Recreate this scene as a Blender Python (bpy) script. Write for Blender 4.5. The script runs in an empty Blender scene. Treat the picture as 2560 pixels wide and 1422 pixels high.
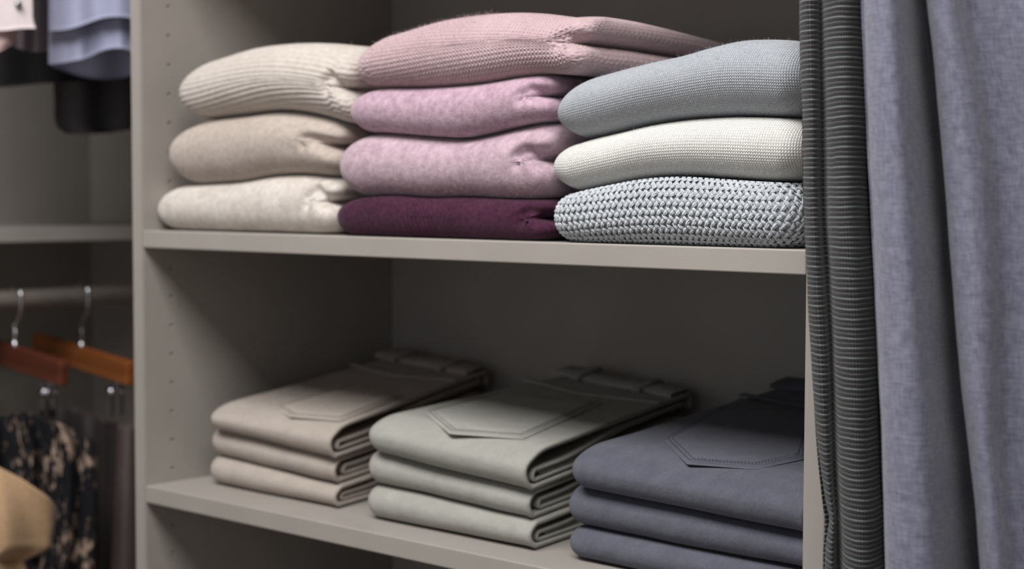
import bpy, bmesh, math, random
import numpy as np
from mathutils import Matrix, Vector

# ------------------------------------------------------------------ camera
scn = bpy.context.scene
col = scn.collection
CAM = np.array([1.47116, -1.04318, 1.24188]); YAW, PITCH, ROLL, FPX = .72801, -.05686, .00275, 4020.5
_fw = np.array([-math.cos(PITCH)*math.sin(YAW), math.cos(PITCH)*math.cos(YAW), math.sin(PITCH)])
_r = np.array([math.cos(YAW), math.sin(YAW), 0.]); _u = np.cross(_r, _fw)
RT = _r*math.cos(ROLL)+_u*math.sin(ROLL); UP = -_r*math.sin(ROLL)+_u*math.cos(ROLL); FW = _fw
cd = bpy.data.cameras.new('camera'); cam = bpy.data.objects.new('camera', cd); col.objects.link(cam)
cam.matrix_world = Matrix(((RT[0], UP[0], -FW[0], CAM[0]), (RT[1], UP[1], -FW[1], CAM[1]), (RT[2], UP[2], -FW[2], CAM[2]), (0, 0, 0, 1)))
cd.sensor_width = 36; cd.lens = FPX*36/2560; cd.clip_start = .05
cd.dof.use_dof = True; cd.dof.focus_distance = 1.25; cd.dof.aperture_fstop = 4.9
scn.camera = cam
# ------------------------------------------------------------------ light
w = bpy.data.worlds.new('world'); scn.world = w; w.use_nodes = True
w.node_tree.nodes['Background'].inputs[0].default_value = (.92, .95, 1, 1)
w.node_tree.nodes['Background'].inputs[1].default_value = .48
scn.view_settings.view_transform = 'Standard'; scn.view_settings.look = 'None'
scn.view_settings.exposure = -.12; scn.view_settings.gamma = 1
CEIL = 2.45
def area(name, loc, target, size, power, color):
    ld = bpy.data.lights.new(name, 'AREA'); ld.shape = 'RECTANGLE'; ld.size, ld.size_y = size
    ld.energy = power; ld.color = color
    o = bpy.data.objects.new(name, ld); col.objects.link(o); o.location = loc
    o.rotation_euler = (Vector(target)-Vector(loc)).to_track_quat('-Z', 'Y').to_euler()
    return o
area('ceiling_lamp_offscreen', (.75, -.90, CEIL-.06), (.75, -.90, 0), (1.8, .8), 58, (1, .985, .97))

# ------------------------------------------------------------------ pixel -> place
def ray(px, py):
    px = np.asarray(px, float); py = np.asarray(py, float)
    return FW+((px-1280)/FPX)[..., None]*RT-((py-711)/FPX)[..., None]*UP
def onY(px, py, Y): d = ray(px, py); return CAM+((Y-CAM[1])/d[..., 1])[..., None]*d
def onX(px, py, X): d = ray(px, py); return CAM+((X-CAM[0])/d[..., 0])[..., None]*d
def at(px, py, t): return CAM+np.asarray(t, float)[..., None]*ray(px, py)

# ------------------------------------------------------------------ helpers
def tag(o, label=None, cat=None, group=None, kind=None):
    if label: o['label'] = label
    if cat: o['category'] = cat
    if group: o['group'] = group
    if kind: o['kind'] = kind
    return o
def empty(name, loc=(0, 0, 0)):
    o = bpy.data.objects.new(name, None); col.objects.link(o); o.location = loc; o.empty_display_size = .05
    return o
def link(name, me, mat, parent=None, smooth=True):
    if mat: me.materials.append(mat)
    o = bpy.data.objects.new(name, me); col.objects.link(o)
    if smooth: me.polygons.foreach_set('use_smooth', [True]*len(me.polygons))
    if parent:
        o.parent = parent; bpy.context.view_layer.update(); o.matrix_parent_inverse = parent.matrix_world.inverted()
    return o
def raw(name, V, F, mat, parent=None, smooth=True, uv=None):
    me = bpy.data.meshes.new(name)
    me.from_pydata(np.asarray(V, float).tolist(), [], F if isinstance(F, list) else F.tolist())
    if uv is not None:
        li = np.empty(len(me.loops), int); me.loops.foreach_get('vertex_index', li)
        l = me.uv_layers.new(name='UVMap'); l.data.foreach_set('uv', np.asarray(uv)[li].astype('f').ravel())
    me.update()
    return link(name, me, mat, parent, smooth)
def from_bm(name, bm, mat, parent=None, smooth=False):
    bmesh.ops.recalc_face_normals(bm, faces=bm.faces)
    me = bpy.data.meshes.new(name); bm.to_mesh(me); bm.free()
    return link(name, me, mat, parent, smooth)
def box(name, lo, hi, mat, parent=None, bev=.0012, seg=2):
    bm = bmesh.new(); bmesh.ops.create_cube(bm, size=1)
    for v in bm.verts:
        v.co = Vector([lo[i]+(v.co[i]+.5)*(hi[i]-lo[i]) for i in range(3)])
    if bev: bmesh.ops.bevel(bm, geom=bm.edges[:], offset=bev, segments=seg, affect='EDGES', profile=.5)
    return from_bm(name, bm, mat, parent)
def tube_arrays(path, rad, n=8, cap=True):
    P = np.asarray(path, float); m = len(P); rad = np.broadcast_to(np.asarray(rad, float), (m,))
    T = np.gradient(P, axis=0); T /= np.linalg.norm(T, axis=1)[:, None]+1e-12
    a = np.array([0, 0, 1.]) if abs(T[0][2]) < .9 else np.array([1., 0, 0])
    V = []
    for i in range(m):
        a = a-T[i]*(a@T[i]); a /= np.linalg.norm(a); b = np.cross(T[i], a)
        th = np.arange(n)*2*np.pi/n
        V.append(P[i]+rad[i]*(np.cos(th)[:, None]*a+np.sin(th)[:, None]*b))
    V = np.concatenate(V); F = []
    for i in range(m-1):
        for j in range(n):
            k = (j+1) % n; F.append([i*n+j, i*n+k, (i+1)*n+k, (i+1)*n+j])
    if cap: F.append(list(range(n))[::-1]); F.append([(m-1)*n+j for j in range(n)])
    return V, F
def tube(name, path, rad, mat, parent=None, n=8):
    V, F = tube_arrays(path, rad, n); return raw(name, V, F, mat, parent)
def grid_faces(nr, nc, wrap=False):
    r = np.arange(nr-1)[:, None]; c = np.arange(nc if wrap else nc-1)[None]
    c2 = (c+1) % nc
    return np.stack([r*nc+c, r*nc+c2, (r+1)*nc+c2, (r+1)*nc+c], -1).reshape(-1, 4)
def grid_normals(P, wrap=False):
    if wrap: du = np.roll(P, -1, 1)-np.roll(P, 1, 1)
    else: du = np.gradient(P, axis=1)
    dv = np.gradient(P, axis=0); n = np.cross(du, dv)
    return n/(np.linalg.norm(n, axis=-1, keepdims=True)+1e-12)
def sstep(a, b, x): t = np.clip((x-a)/(b-a), 0, 1); return t*t*(3-2*t)
def lump(x, y, z, seed, freq=22.):
    rs = np.random.RandomState(seed); o = 0
    for k in range(7):
        d = rs.normal(size=3); d /= np.linalg.norm(d); f = freq*(.6+1.1*rs.rand())
        o = o+np.sin(f*(d[0]*x+d[1]*y+d[2]*z)+rs.rand()*6.28)
    return o/7
def crv(pts):
    """smooth curve through (x, v) points: monotone-ish cubic (Hermite)"""
    pts = np.array(sorted(pts), float); x, v = pts[:, 0], pts[:, 1]
    m = np.gradient(v, x) if len(x) > 2 else np.full(len(x), (v[-1]-v[0])/(x[-1]-x[0]))
    def f(q):
        q = np.clip(q, x[0], x[-1]); i = np.clip(np.searchsorted(x, q)-1, 0, len(x)-2)
        h = x[i+1]-x[i]; t = (q-x[i])/h
        return ((2*t**3-3*t**2+1)*v[i]+(t**3-2*t**2+t)*h*m[i]+(-2*t**3+3*t**2)*v[i+1]+(t**3-t**2)*h*m[i+1])
    return f

# ------------------------------------------------------------------ materials
def L(c): return tuple((x/12.92 if x <= .04045 else ((x+.055)/1.055)**2.4) for x in [k/255 for k in c])+(1,)
class Mat:
    def __init__(s, name, rough=.9, spec=.3, sheen=0, metal=0):
        s.m = bpy.data.materials.new(name); s.m.use_nodes = True; s.t = s.m.node_tree
        s.b = s.t.nodes['Principled BSDF']; s.b.inputs['Roughness'].default_value = rough
        s.b.inputs['Specular IOR Level'].default_value = spec; s.b.inputs['Metallic'].default_value = metal
        if sheen: s.b.inputs['Sheen Weight'].default_value = sheen; s.b.inputs['Sheen Roughness'].default_value = .5
        s.uvn = None; s.h = None
    def n(s, t, **k):
        o = s.t.nodes.new(t)
        for a, v in k.items(): setattr(o, a, v)
        return o
    def set(s, sock, v):
        if hasattr(v, 'is_linked'): s.t.links.new(v, sock)
        else: sock.default_value = v
    def math(s, op, a, b=0., c=None):
        o = s.n('ShaderNodeMath', operation=op); s.set(o.inputs[0], a); s.set(o.inputs[1], b)
        if c is not None: s.set(o.inputs[2], c)
        return o.outputs[0]
    def uv(s):
        if not s.uvn:
            t = s.n('ShaderNodeUVMap', uv_map='UVMap'); x = s.n('ShaderNodeSeparateXYZ'); s.t.links.new(t.outputs[0], x.inputs[0])
            s.uvn = (x.outputs[0], x.outputs[1], t.outputs[0])
        return s.uvn
    def obj(s): return s.n('ShaderNodeTexCoord').outputs['Object']
    def vec(s, x, y, z=0.):
        o = s.n('ShaderNodeCombineXYZ'); s.set(o.inputs[0], x); s.set(o.inputs[1], y); s.set(o.inputs[2], z); return o.outputs[0]
    def noise(s, v, scale, detail=3, rough=.55):
        o = s.n('ShaderNodeTexNoise'); s.t.links.new(v, o.inputs['Vector'])
        o.inputs['Scale'].default_value = scale; o.inputs['Detail'].default_value = detail; o.inputs['Roughness'].default_value = rough
        return o.outputs['Fac']
    def ramp(s, f, stops):
        o = s.n('ShaderNodeValToRGB'); e = o.color_ramp.elements
        while len(e) < len(stops): e.new(.5)
        for i, (p, c) in enumerate(stops): e[i].position = p; e[i].color = c
        s.t.links.new(f, o.inputs[0]); return o.outputs[0]
    def mix(s, f, a, b, mode='MIX'):
        o = s.n('ShaderNodeMix', data_type='RGBA', blend_type=mode); s.set(o.inputs[0], f); s.set(o.inputs[6], a); s.set(o.inputs[7], b)
        return o.outputs[2]
    def color(s, c): s.set(s.b.inputs['Base Color'], c); return s
    def bump(s, h, dist, strength=1.):
        o = s.n('ShaderNodeBump'); o.inputs['Distance'].default_value = dist; o.inputs['Strength'].default_value = strength
        s.t.links.new(h, o.inputs['Height'])
        if s.h: s.t.links.new(s.h, o.inputs['Normal'])
        s.h = o.outputs[0]; s.t.links.new(s.h, s.b.inputs['Normal']); return s

def m_paint(name, c, rough=.42):
    m = Mat(name, rough, .4); o = m.obj()
    f = m.noise(o, 9, 4)
    m.color(m.ramp(f, [(.3, L([x-4 for x in c])), (.7, L([x+3 for x in c]))]))
    m.bump(m.noise(o, 900, 2), .00008); return m.m
def m_plain(name, c, rough=.6, spec=.4, metal=0):
    m = Mat(name, rough, spec, 0, metal); o = m.obj(); f = m.noise(o, 40, 3)
    m.color(m.ramp(f, [(.3, L([max(0, x-6) for x in c])), (.7, L([min(255, x+6) for x in c]))])); return m.m
def m_wool(name, c, c2, stitch=None, mott=95, depth=.0005, fuzz=.00035, sheen=.25, mix_hi=.7, rot=False):
    """felted or knitted wool: mottled yarn colour, optional stocking stitch relief in cloth space"""
    m = Mat(name, .95, .12, sheen); U, V, _ = m.uv(); o = m.obj()
    f = m.noise(o, mott, 5, .7); g = m.noise(o, 18, 2)
    f = m.math('ADD', m.math('MULTIPLY', f, .75), m.math('MULTIPLY', g, .25))
    base = m.ramp(f, [(.36, L(c2)), (mix_hi-.04, L(c))])
    m.color(base)
    if stitch:
        pu, pv = stitch
        if rot: U, V = V, U
        a = m.math('DIVIDE', V, pv); fr = m.math('FRACT', a)
        tri = m.math('ABSOLUTE', m.math('SUBTRACT', m.math('MULTIPLY', fr, 2), 1))
        b = m.math('ADD', m.math('DIVIDE', U, pu), m.math('MULTIPLY', tri, .55))
        cs = m.math('ADD', m.math('MULTIPLY', m.math('COSINE', m.math('MULTIPLY', b, 6.28318)), .5), .5)
        h = m.math('ADD', m.math('MULTIPLY', m.math('SUBTRACT', 1, m.math('POWER', tri, 3)), .55), m.math('MULTIPLY', cs, .45))
        m.bump(h, depth)
    m.bump(m.noise(o, 700, 3, .7), fuzz)
    m.bump(m.noise(o, 150, 3, .6), fuzz*1.2)
    return m.m
def m_twill(name, c, c2, depth=.00012):
    m = Mat(name, .8, .2, .12); U, V, uvv = m.uv(); o = m.obj()
    f = m.math('ADD', m.math('MULTIPLY', m.noise(o, 60, 4, .6), .6), m.math('MULTIPLY', m.noise(o, 420, 2), .4))
    tw = m.math('SINE', m.math('MULTIPLY', m.math('ADD', U, m.math('MULTIPLY', V, .55)), 6.28318/.0009))
    m.color(m.ramp(f, [(.32, L(c2)), (.68, L(c))]))
    m.bump(tw, depth); m.bump(m.noise(o, 300, 3), .00025); m.bump(m.noise(o, 55, 3), .0012); return m.m

PAINT = m_paint('cabinet_paint', (157, 151, 145))
BACKP = m_paint('cabinet_back_paint', (156, 150, 144))
WALLP = m_paint('wall_paint', (170, 166, 160), .7)
FLOORP = m_paint('floor_paint', (120, 105, 92), .5)
DARKHOLE = PAINT
CHROME = m_plain('chrome', (215, 215, 222), .16, .5, 1)
RODM = m_plain('rod_metal', (150, 141, 134), .45, .5, .1)
W_OAT_RIB = m_wool('oatmeal_rib_wool', (204, 196, 189), (184, 174, 166), None, 170)
W_TAUPE = m_wool('taupe_wool', (190, 178, 169), (164, 151, 142), None, 170)
W_OAT = m_wool('pale_oatmeal_wool', (214, 207, 201), (182, 172, 163), None, 120)
W_ROSE = m_wool('dusty_rose_wool', (194, 170, 173), (174, 149, 153), None, 300)
W_PINK = m_wool('pink_mauve_wool', (200, 171, 185), (158, 129, 145), None, 130, fuzz=.0005, sheen=.3)
W_PINK2 = m_wool('pale_mauve_wool', (200, 175, 186), (160, 135, 147), None, 130, fuzz=.0005, sheen=.3)
W_PLUM = m_wool('plum_wool', (76, 37, 60), (50, 22, 38), None, 240, fuzz=.0004, sheen=.1)
W_BLUE = m_wool('grey_blue_knit', (186, 190, 196), (160, 165, 173), (.0022, .0021), 420, .0012, .00015, rot=True)
W_WHITE = m_wool('off_white_knit', (230, 228, 223), (206, 205, 201), (.0024, .0023), 420, .0010, .00015, rot=True)
W_CABLE = m_wool('pale_grey_cotton_yarn', (200, 204, 208), (172, 177, 183), None, 500, fuzz=.0004, sheen=.1)
W_CABLE_B = W_CABLE
W_NAVY = m_wool('deep_navy_wool', (26, 28, 44), (18, 19, 32), None, 90)
J_BEIGE = m_twill('beige_cotton_twill', (186, 175, 166), (170, 159, 150))
J_GREY = m_twill('sage_grey_cotton_twill', (172, 171, 164), (156, 155, 148))
J_NAVY = m_twill('slate_blue_cotton_twill', (95, 97, 109), (80, 82, 94))
T_BEIGE = m_plain('beige_thread', (140, 126, 114), .8)
T_GREY = m_plain('green_grey_thread', (92, 100, 96), .8)
T_NAVY = m_plain('navy_thread', (60, 64, 84), .8)

# ------------------------------------------------------------------ the room
def struct(o): o['kind'] = 'structure'; return o
W, D, TH = .8356, .378, .019
Z1, Z2 = 1.2, .91884
struct(box('floor', (-.9, -2.6, -.02), (2.6, .56, 0), FLOORP, bev=0))
struct(box('ceiling', (-.9, -2.6, CEIL), (2.6, .56, CEIL+.02), WALLP, bev=0))
struct(box('wall_back', (-.9, .535, 0), (2.6, .56, CEIL), WALLP, bev=0))
struct(box('wall_left', (-.9, -2.6, 0), (-.872, .535, CEIL), WALLP, bev=0))
struct(box('light_block_wall_right', (2.45, -2.6, 0), (2.475, .535, CEIL), WALLP, bev=0))  # unseen wall, added to block ambient light coming from the right
lamp = empty('ceiling_light', (.75, -.90, CEIL-.03)); tag(lamp, 'long white rectangular ceiling light in front of the shelves', 'ceiling light')
box('housing', (-.17, -1.32, CEIL-.045), (1.67, -.48, CEIL), m_plain('lamp_white', (235, 235, 232), .5), lamp)

# ------------------------------------------------------------------ shelf cabinet
cab = empty('shelf_cabinet', (W/2, D/2, 0)); tag(cab, 'warm grey open shelf cabinet holding folded sweaters and folded jeans', 'cabinet')
PT = 2.15
def drilled_panel(name, x0, x1, parent):
    """side board with a column of shelf-pin holes cut into its inner (+x) face"""
    bm = bmesh.new(); bmesh.ops.create_cube(bm, size=1)
    lo, hi = (x0, 0, .0), (x1, D, PT)
    for v in bm.verts: v.co = Vector([lo[i]+(v.co[i]+.5)*(hi[i]-lo[i]) for i in range(3)])
    bmesh.ops.bevel(bm, geom=bm.edges[:], offset=.0014, segments=2, affect='EDGES')
    face = max((f for f in bm.faces if f.normal.x > .9), key=lambda f: f.calc_area())
    z0, z1 = min(v.co.z for v in face.verts), max(v.co.z for v in face.verts)
    y0, y1 = min(v.co.y for v in face.verts), max(v.co.y for v in face.verts)
    bm.faces.remove(face)
    yc, hw, r = .037, .008, .0025
    N = lambda y, z: bm.verts.new((x1, y, z))
    def quad(a, b, c, d): bm.faces.new([N(*a), N(*b), N(*c), N(*d)])
    quad((y0, z0), (yc-hw, z0), (yc-hw, z1), (y0, z1)); quad((yc+hw, z0), (y1, z0), (y1, z1), (yc+hw, z1))
    zs = [1.44535-.032*k for k in range(-6, 31)][::-1]
    quad((yc-hw, z0), (yc+hw, z0), (yc+hw, zs[0]-.016), (yc-hw, zs[0]-.016))
    quad((yc-hw, zs[-1]+.016), (yc+hw, zs[-1]+.016), (yc+hw, z1), (yc-hw, z1))
    for zc in zs:
        n = 16; inner = [N(yc+r*math.cos(2*math.pi*k/n), zc+r*math.sin(2*math.pi*k/n)) for k in range(n)]
        outer = []
        for k in range(n):
            a = 2*math.pi*k/n; c, s_ = math.cos(a), math.sin(a); q = 1/max(abs(c), abs(s_))
            outer.append(N(yc+hw*c*q, zc+.016*s_*q))
        for k in range(n): bm.faces.new([outer[k], outer[(k+1) % n], inner[(k+1) % n], inner[k]])
    for f in bm.faces: f.smooth = False
    me = bpy.data.meshes.new(name); bm.to_mesh(me); bm.free()
    o = link(name, me, PAINT, parent, False)
    cup = None
    for zc in zs:
        if cup is None:
            V, F = tube_arrays([(-.0020, 0, 0), (-.0019, 0, 0), (0, 0, 0)], [.0002, .0027, .0027], 12, False)
            h = raw('pin_hole', V, F, DARKHOLE); cup = h.data
        else: h = bpy.data.objects.new('pin_hole', cup); col.objects.link(h)
        h.location = (x1, .037, zc); h.parent = o
        bpy.context.view_layer.update() if h.data.users == 1 else None
        h.matrix_parent_inverse = o.matrix_world.inverted()
    return o
drilled_panel('side_panel', -TH, 0, cab)
box('side_panel', (W, 0, 0), (W+TH, D, PT), PAINT, cab, .0014)
box('back_panel', (-.002, D, .02), (W+.002, D+.008, PT), BACKP, cab, 0)
for z in (Z1, Z2, 1.57, .665, .1): box('shelf', (.0003, .0005, z-TH), (W-.0003, D, z), PAINT, cab, .0012)
box('top_board', (-TH, 0, PT), (W+TH, D, PT+TH), PAINT, cab)

# ------------------------------------------------------------------ folded sweaters
def sweater(name, label, mat, zb, zt, tip, xr, y0, depth, Rl, Rf, s0=0., crease=(.035, .0, .012), Rr=.018, seed=1, noise=.0018,
            rib=None, knit=None, nfront=150, nrow=64, back_drop=.0, lobes=True, pw=2.0, lean=0., pucker=1., pleat=None):
    """zb/zt: height of the lower and upper face along the shelf; tip: x of the rounded left fold; Rl/Rf: (upper, lower) rounding of left end and front fold"""
    def ins(s, R):
        a = np.where(s > s0, (s-s0)/(1-s0), (s0-s)/(1+s0)); a = np.clip(a, 0, 1)
        return np.where(s > s0, R[0], R[1])*(1-(1-a**pw)**(1/pw))
    phi = np.linspace(-np.pi/2, np.pi/2, nrow); S = np.sin(phi)
    Rcl, Rcr = .03, .016
    def side(n, cluster=False): return np.linspace(0, 1, n, endpoint=False)
    seg = [('L', 12), ('CL', 14), ('F', nfront), ('CR', 14), ('R', 90), ('B1', 6), ('B', 24), ('B2', 6)]
    rows = []; Sg = []
    ncap = 9
    sched = [(-1, k) for k in np.linspace(.06, .97, ncap)]+[(s, 1.) for s in S]+[(1, k) for k in np.linspace(.97, .06, ncap)]
    for s, k in sched:
        s_ = np.float64(s)
        xl = tip+float(ins(s_, Rl)); yf = y0+float(ins(s_, Rf)); yb = y0+depth-.02*(1-math.sqrt(max(0, 1-s*s)))
        if lobes:
            cs_ = crease[1]; q = 2*((s-cs_)/(1-cs_) if s > cs_ else (cs_-s)/(1+cs_))-1; q = max(-1, min(1, q)); inr = Rr*(1-math.sqrt(max(0, 1-q*q)))*(1 if s < cs_ else .8)+.4*crease[2]*math.exp(-((s-cs_)/.16)**2)
        else: inr = Rr*(1-math.sqrt(max(0, 1-s*s)))
        xe = xr-inr; pts = []
        for nm, n in seg:
            t = side(n)
            if nm == 'L': x = np.full(n, xl); y = yb-Rcl+(yf+Rcl-(yb-Rcl))*t
            elif nm == 'CL': a = np.pi+t*np.pi/2; x = xl+Rcl+Rcl*np.cos(a); y = yf+Rcl+Rcl*np.sin(a)
            elif nm == 'F': x = xl+Rcl+(xe-Rcr-xl-Rcl)*t; y = np.full(n, yf)
            elif nm == 'CR': a = -np.pi/2+t*np.pi/2; x = xe-Rcr+Rcr*np.cos(a); y = yf+Rcr+Rcr*np.sin(a)
            elif nm == 'R': x = np.full(n, xe); y = yf+Rcr+(yb-Rcl-yf-Rcr)*t
            elif nm == 'B1': a = t*np.pi/2; x = xe-Rcl+Rcl*np.cos(a); y = yb-Rcl+Rcl*np.sin(a)
            elif nm == 'B': x = xe-Rcl+(xl+Rcl-xe+Rcl)*t; y = np.full(n, yb)
            else: a = np.pi/2+t*np.pi/2; x = xl+Rcl+Rcl*np.cos(a); y = yb-Rcl+Rcl*np.sin(a)
            pts.append(np.stack([x, y], -1))
        P = np.concatenate(pts)
        if k < 1:
            c = np.array([(xl+xe)/2, (yf+yb)/2]); h = np.array([(xe-xl)/2, (yb-yf)/2]); m = min(h)*.999
            d = P-c; core = np.sign(d)*np.maximum(np.abs(d)-m, 0)   # shrink towards the middle line
            P = c+core+(d-core)*k
        rows.append(P); Sg.append(np.full(len(P), s))
    XY = np.array(rows); Sg = np.array(Sg); X, Y = XY[..., 0].copy(), XY[..., 1].copy()
    xe = xr
    # crease where the side folds meet, pulled in on the front near the right end
    cl, cs, cd_ = crease
    fr = np.exp(-np.clip((Y-y0)/.035, 0, 9)**2)*(np.abs(Sg) < .999)
    half = .5*float(np.mean(zt(np.array([xr-.03]))-zb(np.array([xr-.03]))))
    rs = np.random.RandomState(seed+77)
    def groove(pts, w0, w1, dep):
        """soft furrow pressed into the front along a short path (offset from the right end, level between lower and upper face)"""
        q = np.array(pts, float); gx = X-xe; gz = Sg*half; best = np.full(X.shape, 9.); pr = np.zeros(X.shape); wl = np.full(X.shape, w0)
        A = np.stack([q[:, 0], q[:, 1]*half], -1); n_ = len(A)-1
        for i in range(n_):
            d = A[i+1]-A[i]; t = np.clip(((gx-A[i, 0])*d[0]+(gz-A[i, 1])*d[1])/(d@d), 0, 1)
            dist = np.hypot(gx-A[i, 0]-t*d[0], gz-A[i, 1]-t*d[1]); k = dist < best
            best = np.where(k, dist, best); wl = np.where(k, w0+(w1-w0)*(i+t)/n_, wl); pr = np.where(k, (i+t)/n_, pr)
        return dep*(1-.72*pr)*np.exp(-(best/wl)**2)*fr
    j = lambda a: a*(1+.25*rs.normal())
    if pucker:
        Y += pucker*groove([(.006, cs), (-cl*.45, cs+.07), (-cl*.85, j(cs+.20)), (-cl*1.05, cs+.10), (-cl*1.04, cs-.10)], .0075, .0048, cd_)
        Y += pucker*groove([(0, cs-.05), (-cl*.8, cs-.2), (-cl*1.7, j(cs-.3))], .010, .008, cd_*.14)
        Y += pucker*groove([(-cl*.3, cs+.4), (-cl*1.3, j(cs+.5))], .009, .007, cd_*.12)
    Y += lean*(Sg+1)/2*fr
    if pleat: Y += .0008*np.sin(2*np.pi*(X+.004*Sg)/.0052)*sstep(pleat[0]-.004, pleat[0]+.004, X)*(1-sstep(pleat[1]-.004, pleat[1]+.004, X))*fr
    zbx, ztx = zb(X), zt(X)
    drop = back_drop*sstep(y0+.06, y0+depth, Y)
    Zz = zbx+(Sg+1)/2*(ztx-drop-zbx)
    P = np.stack([X, Y, Zz], -1)
    nrm = grid_normals(P, True)
    body = (1-np.abs(Sg)**6)
    P += nrm*(noise*lump(X, Y, Zz, seed)*body)[..., None]+nrm*(noise*.45*lump(X, Y, Zz, seed+50, 70)*body)[..., None]
    dU = np.linalg.norm(np.roll(P, -1, 1)-P, axis=-1)
    mid = ncap+nrow//2
    U = np.cumsum(dU, 1)-dU; i0 = 12+14+10; U = U-U[:, i0:i0+1]+X[:, i0:i0+1]
    dV = np.linalg.norm(np.diff(P, axis=0), axis=-1); V = np.concatenate([np.zeros((1, P.shape[1])), np.cumsum(dV, 0)])
    V = V-V[mid]
    if rib or knit:
        nrm = grid_normals(P, True)
        if rib: d = rib[1]*(np.abs(np.cos(np.pi*V/rib[0]))**.7-.5)*(1+.25*np.sin(2*np.pi*U/.0042+np.pi*np.round(V/rib[0])))
        else:
            pu, pv, amp = knit; a = V/pv; fr_ = a-np.floor(a); tri = np.abs(2*fr_-1)
            d = amp*((1-tri**2)*.15+.85*(.5+.5*np.cos(2*np.pi*(U/pu+.55*tri))))
        P += nrm*(d*sstep(.0, .25, 1-np.abs(Sg)*.96))[..., None]
    P[..., 2] = np.clip(P[..., 2], zb(P[..., 0])+.0003, zt(P[..., 0])-.0003)
    P[..., 0] = np.clip(P[..., 0], .0012, W-.0012)
    root = empty(name, ((tip+xr)/2, y0+depth/2, float(zb(np.array((tip+xr)/2))))); tag(root, label, 'sweater')
    nr, nc = X.shape
    Vv = np.concatenate([P.reshape(-1, 3), P[0].mean(0)[None], P[-1].mean(0)[None]])
    F = grid_faces(nr, nc, True).tolist(); b = nr*nc
    for j in range(nc): F.append([b, (j+1) % nc, j]); F.append([b+1, (nr-1)*nc+j, (nr-1)*nc+(j+1) % nc])
    uv = np.concatenate([np.stack([U, V], -1).reshape(-1, 2), [[0, 0], [0, 0]]])
    raw('folded_body', Vv, F, mat, root, True, uv)
    root_data = dict(zb=zb, zt=zt, P=P, N=grid_normals(P, True), U=U, V=V, S=Sg, X=X, root=root, ncap=ncap)
    return root_data
def fuzz(sd, mat, count, length, seed, wid=.00005, top=False):
    rs = np.random.RandomState(seed); P, N, S = sd['P'], sd['N'], sd['S']
    n = P.shape[1]; a = sd['ncap']; r = rs.randint(a+2, P.shape[0]-a-2, count); c = rs.randint(14, 250, count) % n
    p = P[r, c]+(P[r, (c+1) % n]-P[r, c])*rs.rand(count, 1)+(P[np.minimum(r+1, P.shape[0]-1), c]-P[r, c])*rs.rand(count, 1); nn = N[r, c]
    d1 = nn*.75+rs.normal(size=(count, 3))*.6; d1 /= np.linalg.norm(d1, axis=1)[:, None]
    d2 = d1+rs.normal(size=(count, 3))*.9; d2 /= np.linalg.norm(d2, axis=1)[:, None]
    l = length*(.3+rs.rand(count, 1)**2*1.2)
    sidev = np.cross(d1, rs.normal(size=(count, 3))); sidev /= np.linalg.norm(sidev, axis=1)[:, None]
    p0 = p-nn*.0004; p1 = p+d1*l*.5; p2 = p1+d2*l*.5
    V = np.stack([p0-sidev*wid, p0+sidev*wid, p1+sidev*wid, p1-sidev*wid, p2], 1).reshape(-1, 3)
    V[:, 2] = np.maximum(V[:, 2], sd['zb'](V[:, 0])+.0002)
    if not top: V[:, 2] = np.minimum(V[:, 2], sd['zt'](V[:, 0])-.0002)
    V[:, 0] = np.clip(V[:, 0], .001, W-.001)
    k = np.arange(count)*5; F = np.stack([k, k+1, k+2, k+3], -1).tolist()+np.stack([k+3, k+2, k+4], -1).tolist()
    o = raw('wool_fuzz', V, F, mat, sd['root']); o['kind'] = 'stuff'
def hz(pts, y, dz=0.):
    """contact line given as photo points on the vertical plane y -> height along the shelf"""
    q = onY([p[0] for p in pts], [p[1] for p in pts], y); return crv([(a[0], a[2]+dz) for a in q])
def tipx(px, py, y0, Rc=.03):
    q = onY(px, py, y0+Rc*.34); return float(q[0])-.255*Rc
flat = lambda z: (lambda x: np.full(np.shape(x), z))

# left stack: oatmeal and taupe
yb_ = .012; yc = yb_+.022
B1 = hz([(470, 462), (551, 457), (608, 453), (695, 438), (760, 435), (851, 442)], yc)
B2 = hz([(500, 300), (532, 294), (608, 285), (703, 275), (760, 280), (836, 297), (890, 316)], yc)
B3 = hz([(500, 160), (551, 147), (646, 118), (741, 107), (836, 108), (912, 116)], yc+.012)
s = sweater('folded_sweater', 'pale oatmeal felted sweater at the bottom of the beige stack', W_OAT, flat(Z1+.0005), B1, tipx(397, 528, yb_), .290, yb_, .27, (.034, .022), (.030, .022), seed=3, s0=-.1, crease=(.034, .12, .016))
fuzz(s, W_OAT, 2500, .003, 1)
s = sweater('folded_sweater', 'taupe felted sweater in the middle of the beige stack', W_TAUPE, B1, B2, tipx(427, 397, yb_), .292, yb_, .27, (.056, .034), (.040, .028), seed=4, crease=(.042, .08, .018))
fuzz(s, W_TAUPE, 2500, .003, 2)
s = sweater('folded_sweater', 'oatmeal rib-knit sweater on top of the beige stack', W_OAT_RIB, B2, B3, tipx(452, 222, yb_), .312, yb_, .27, (.038, .034), (.045, .032), seed=5, s0=-.05, rib=(.0058, .0012), nrow=150, nfront=190, back_drop=.02, crease=(.028, -.1, .016))
fuzz(s, W_OAT_RIB, 2000, .003, 3, top=True)
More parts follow.
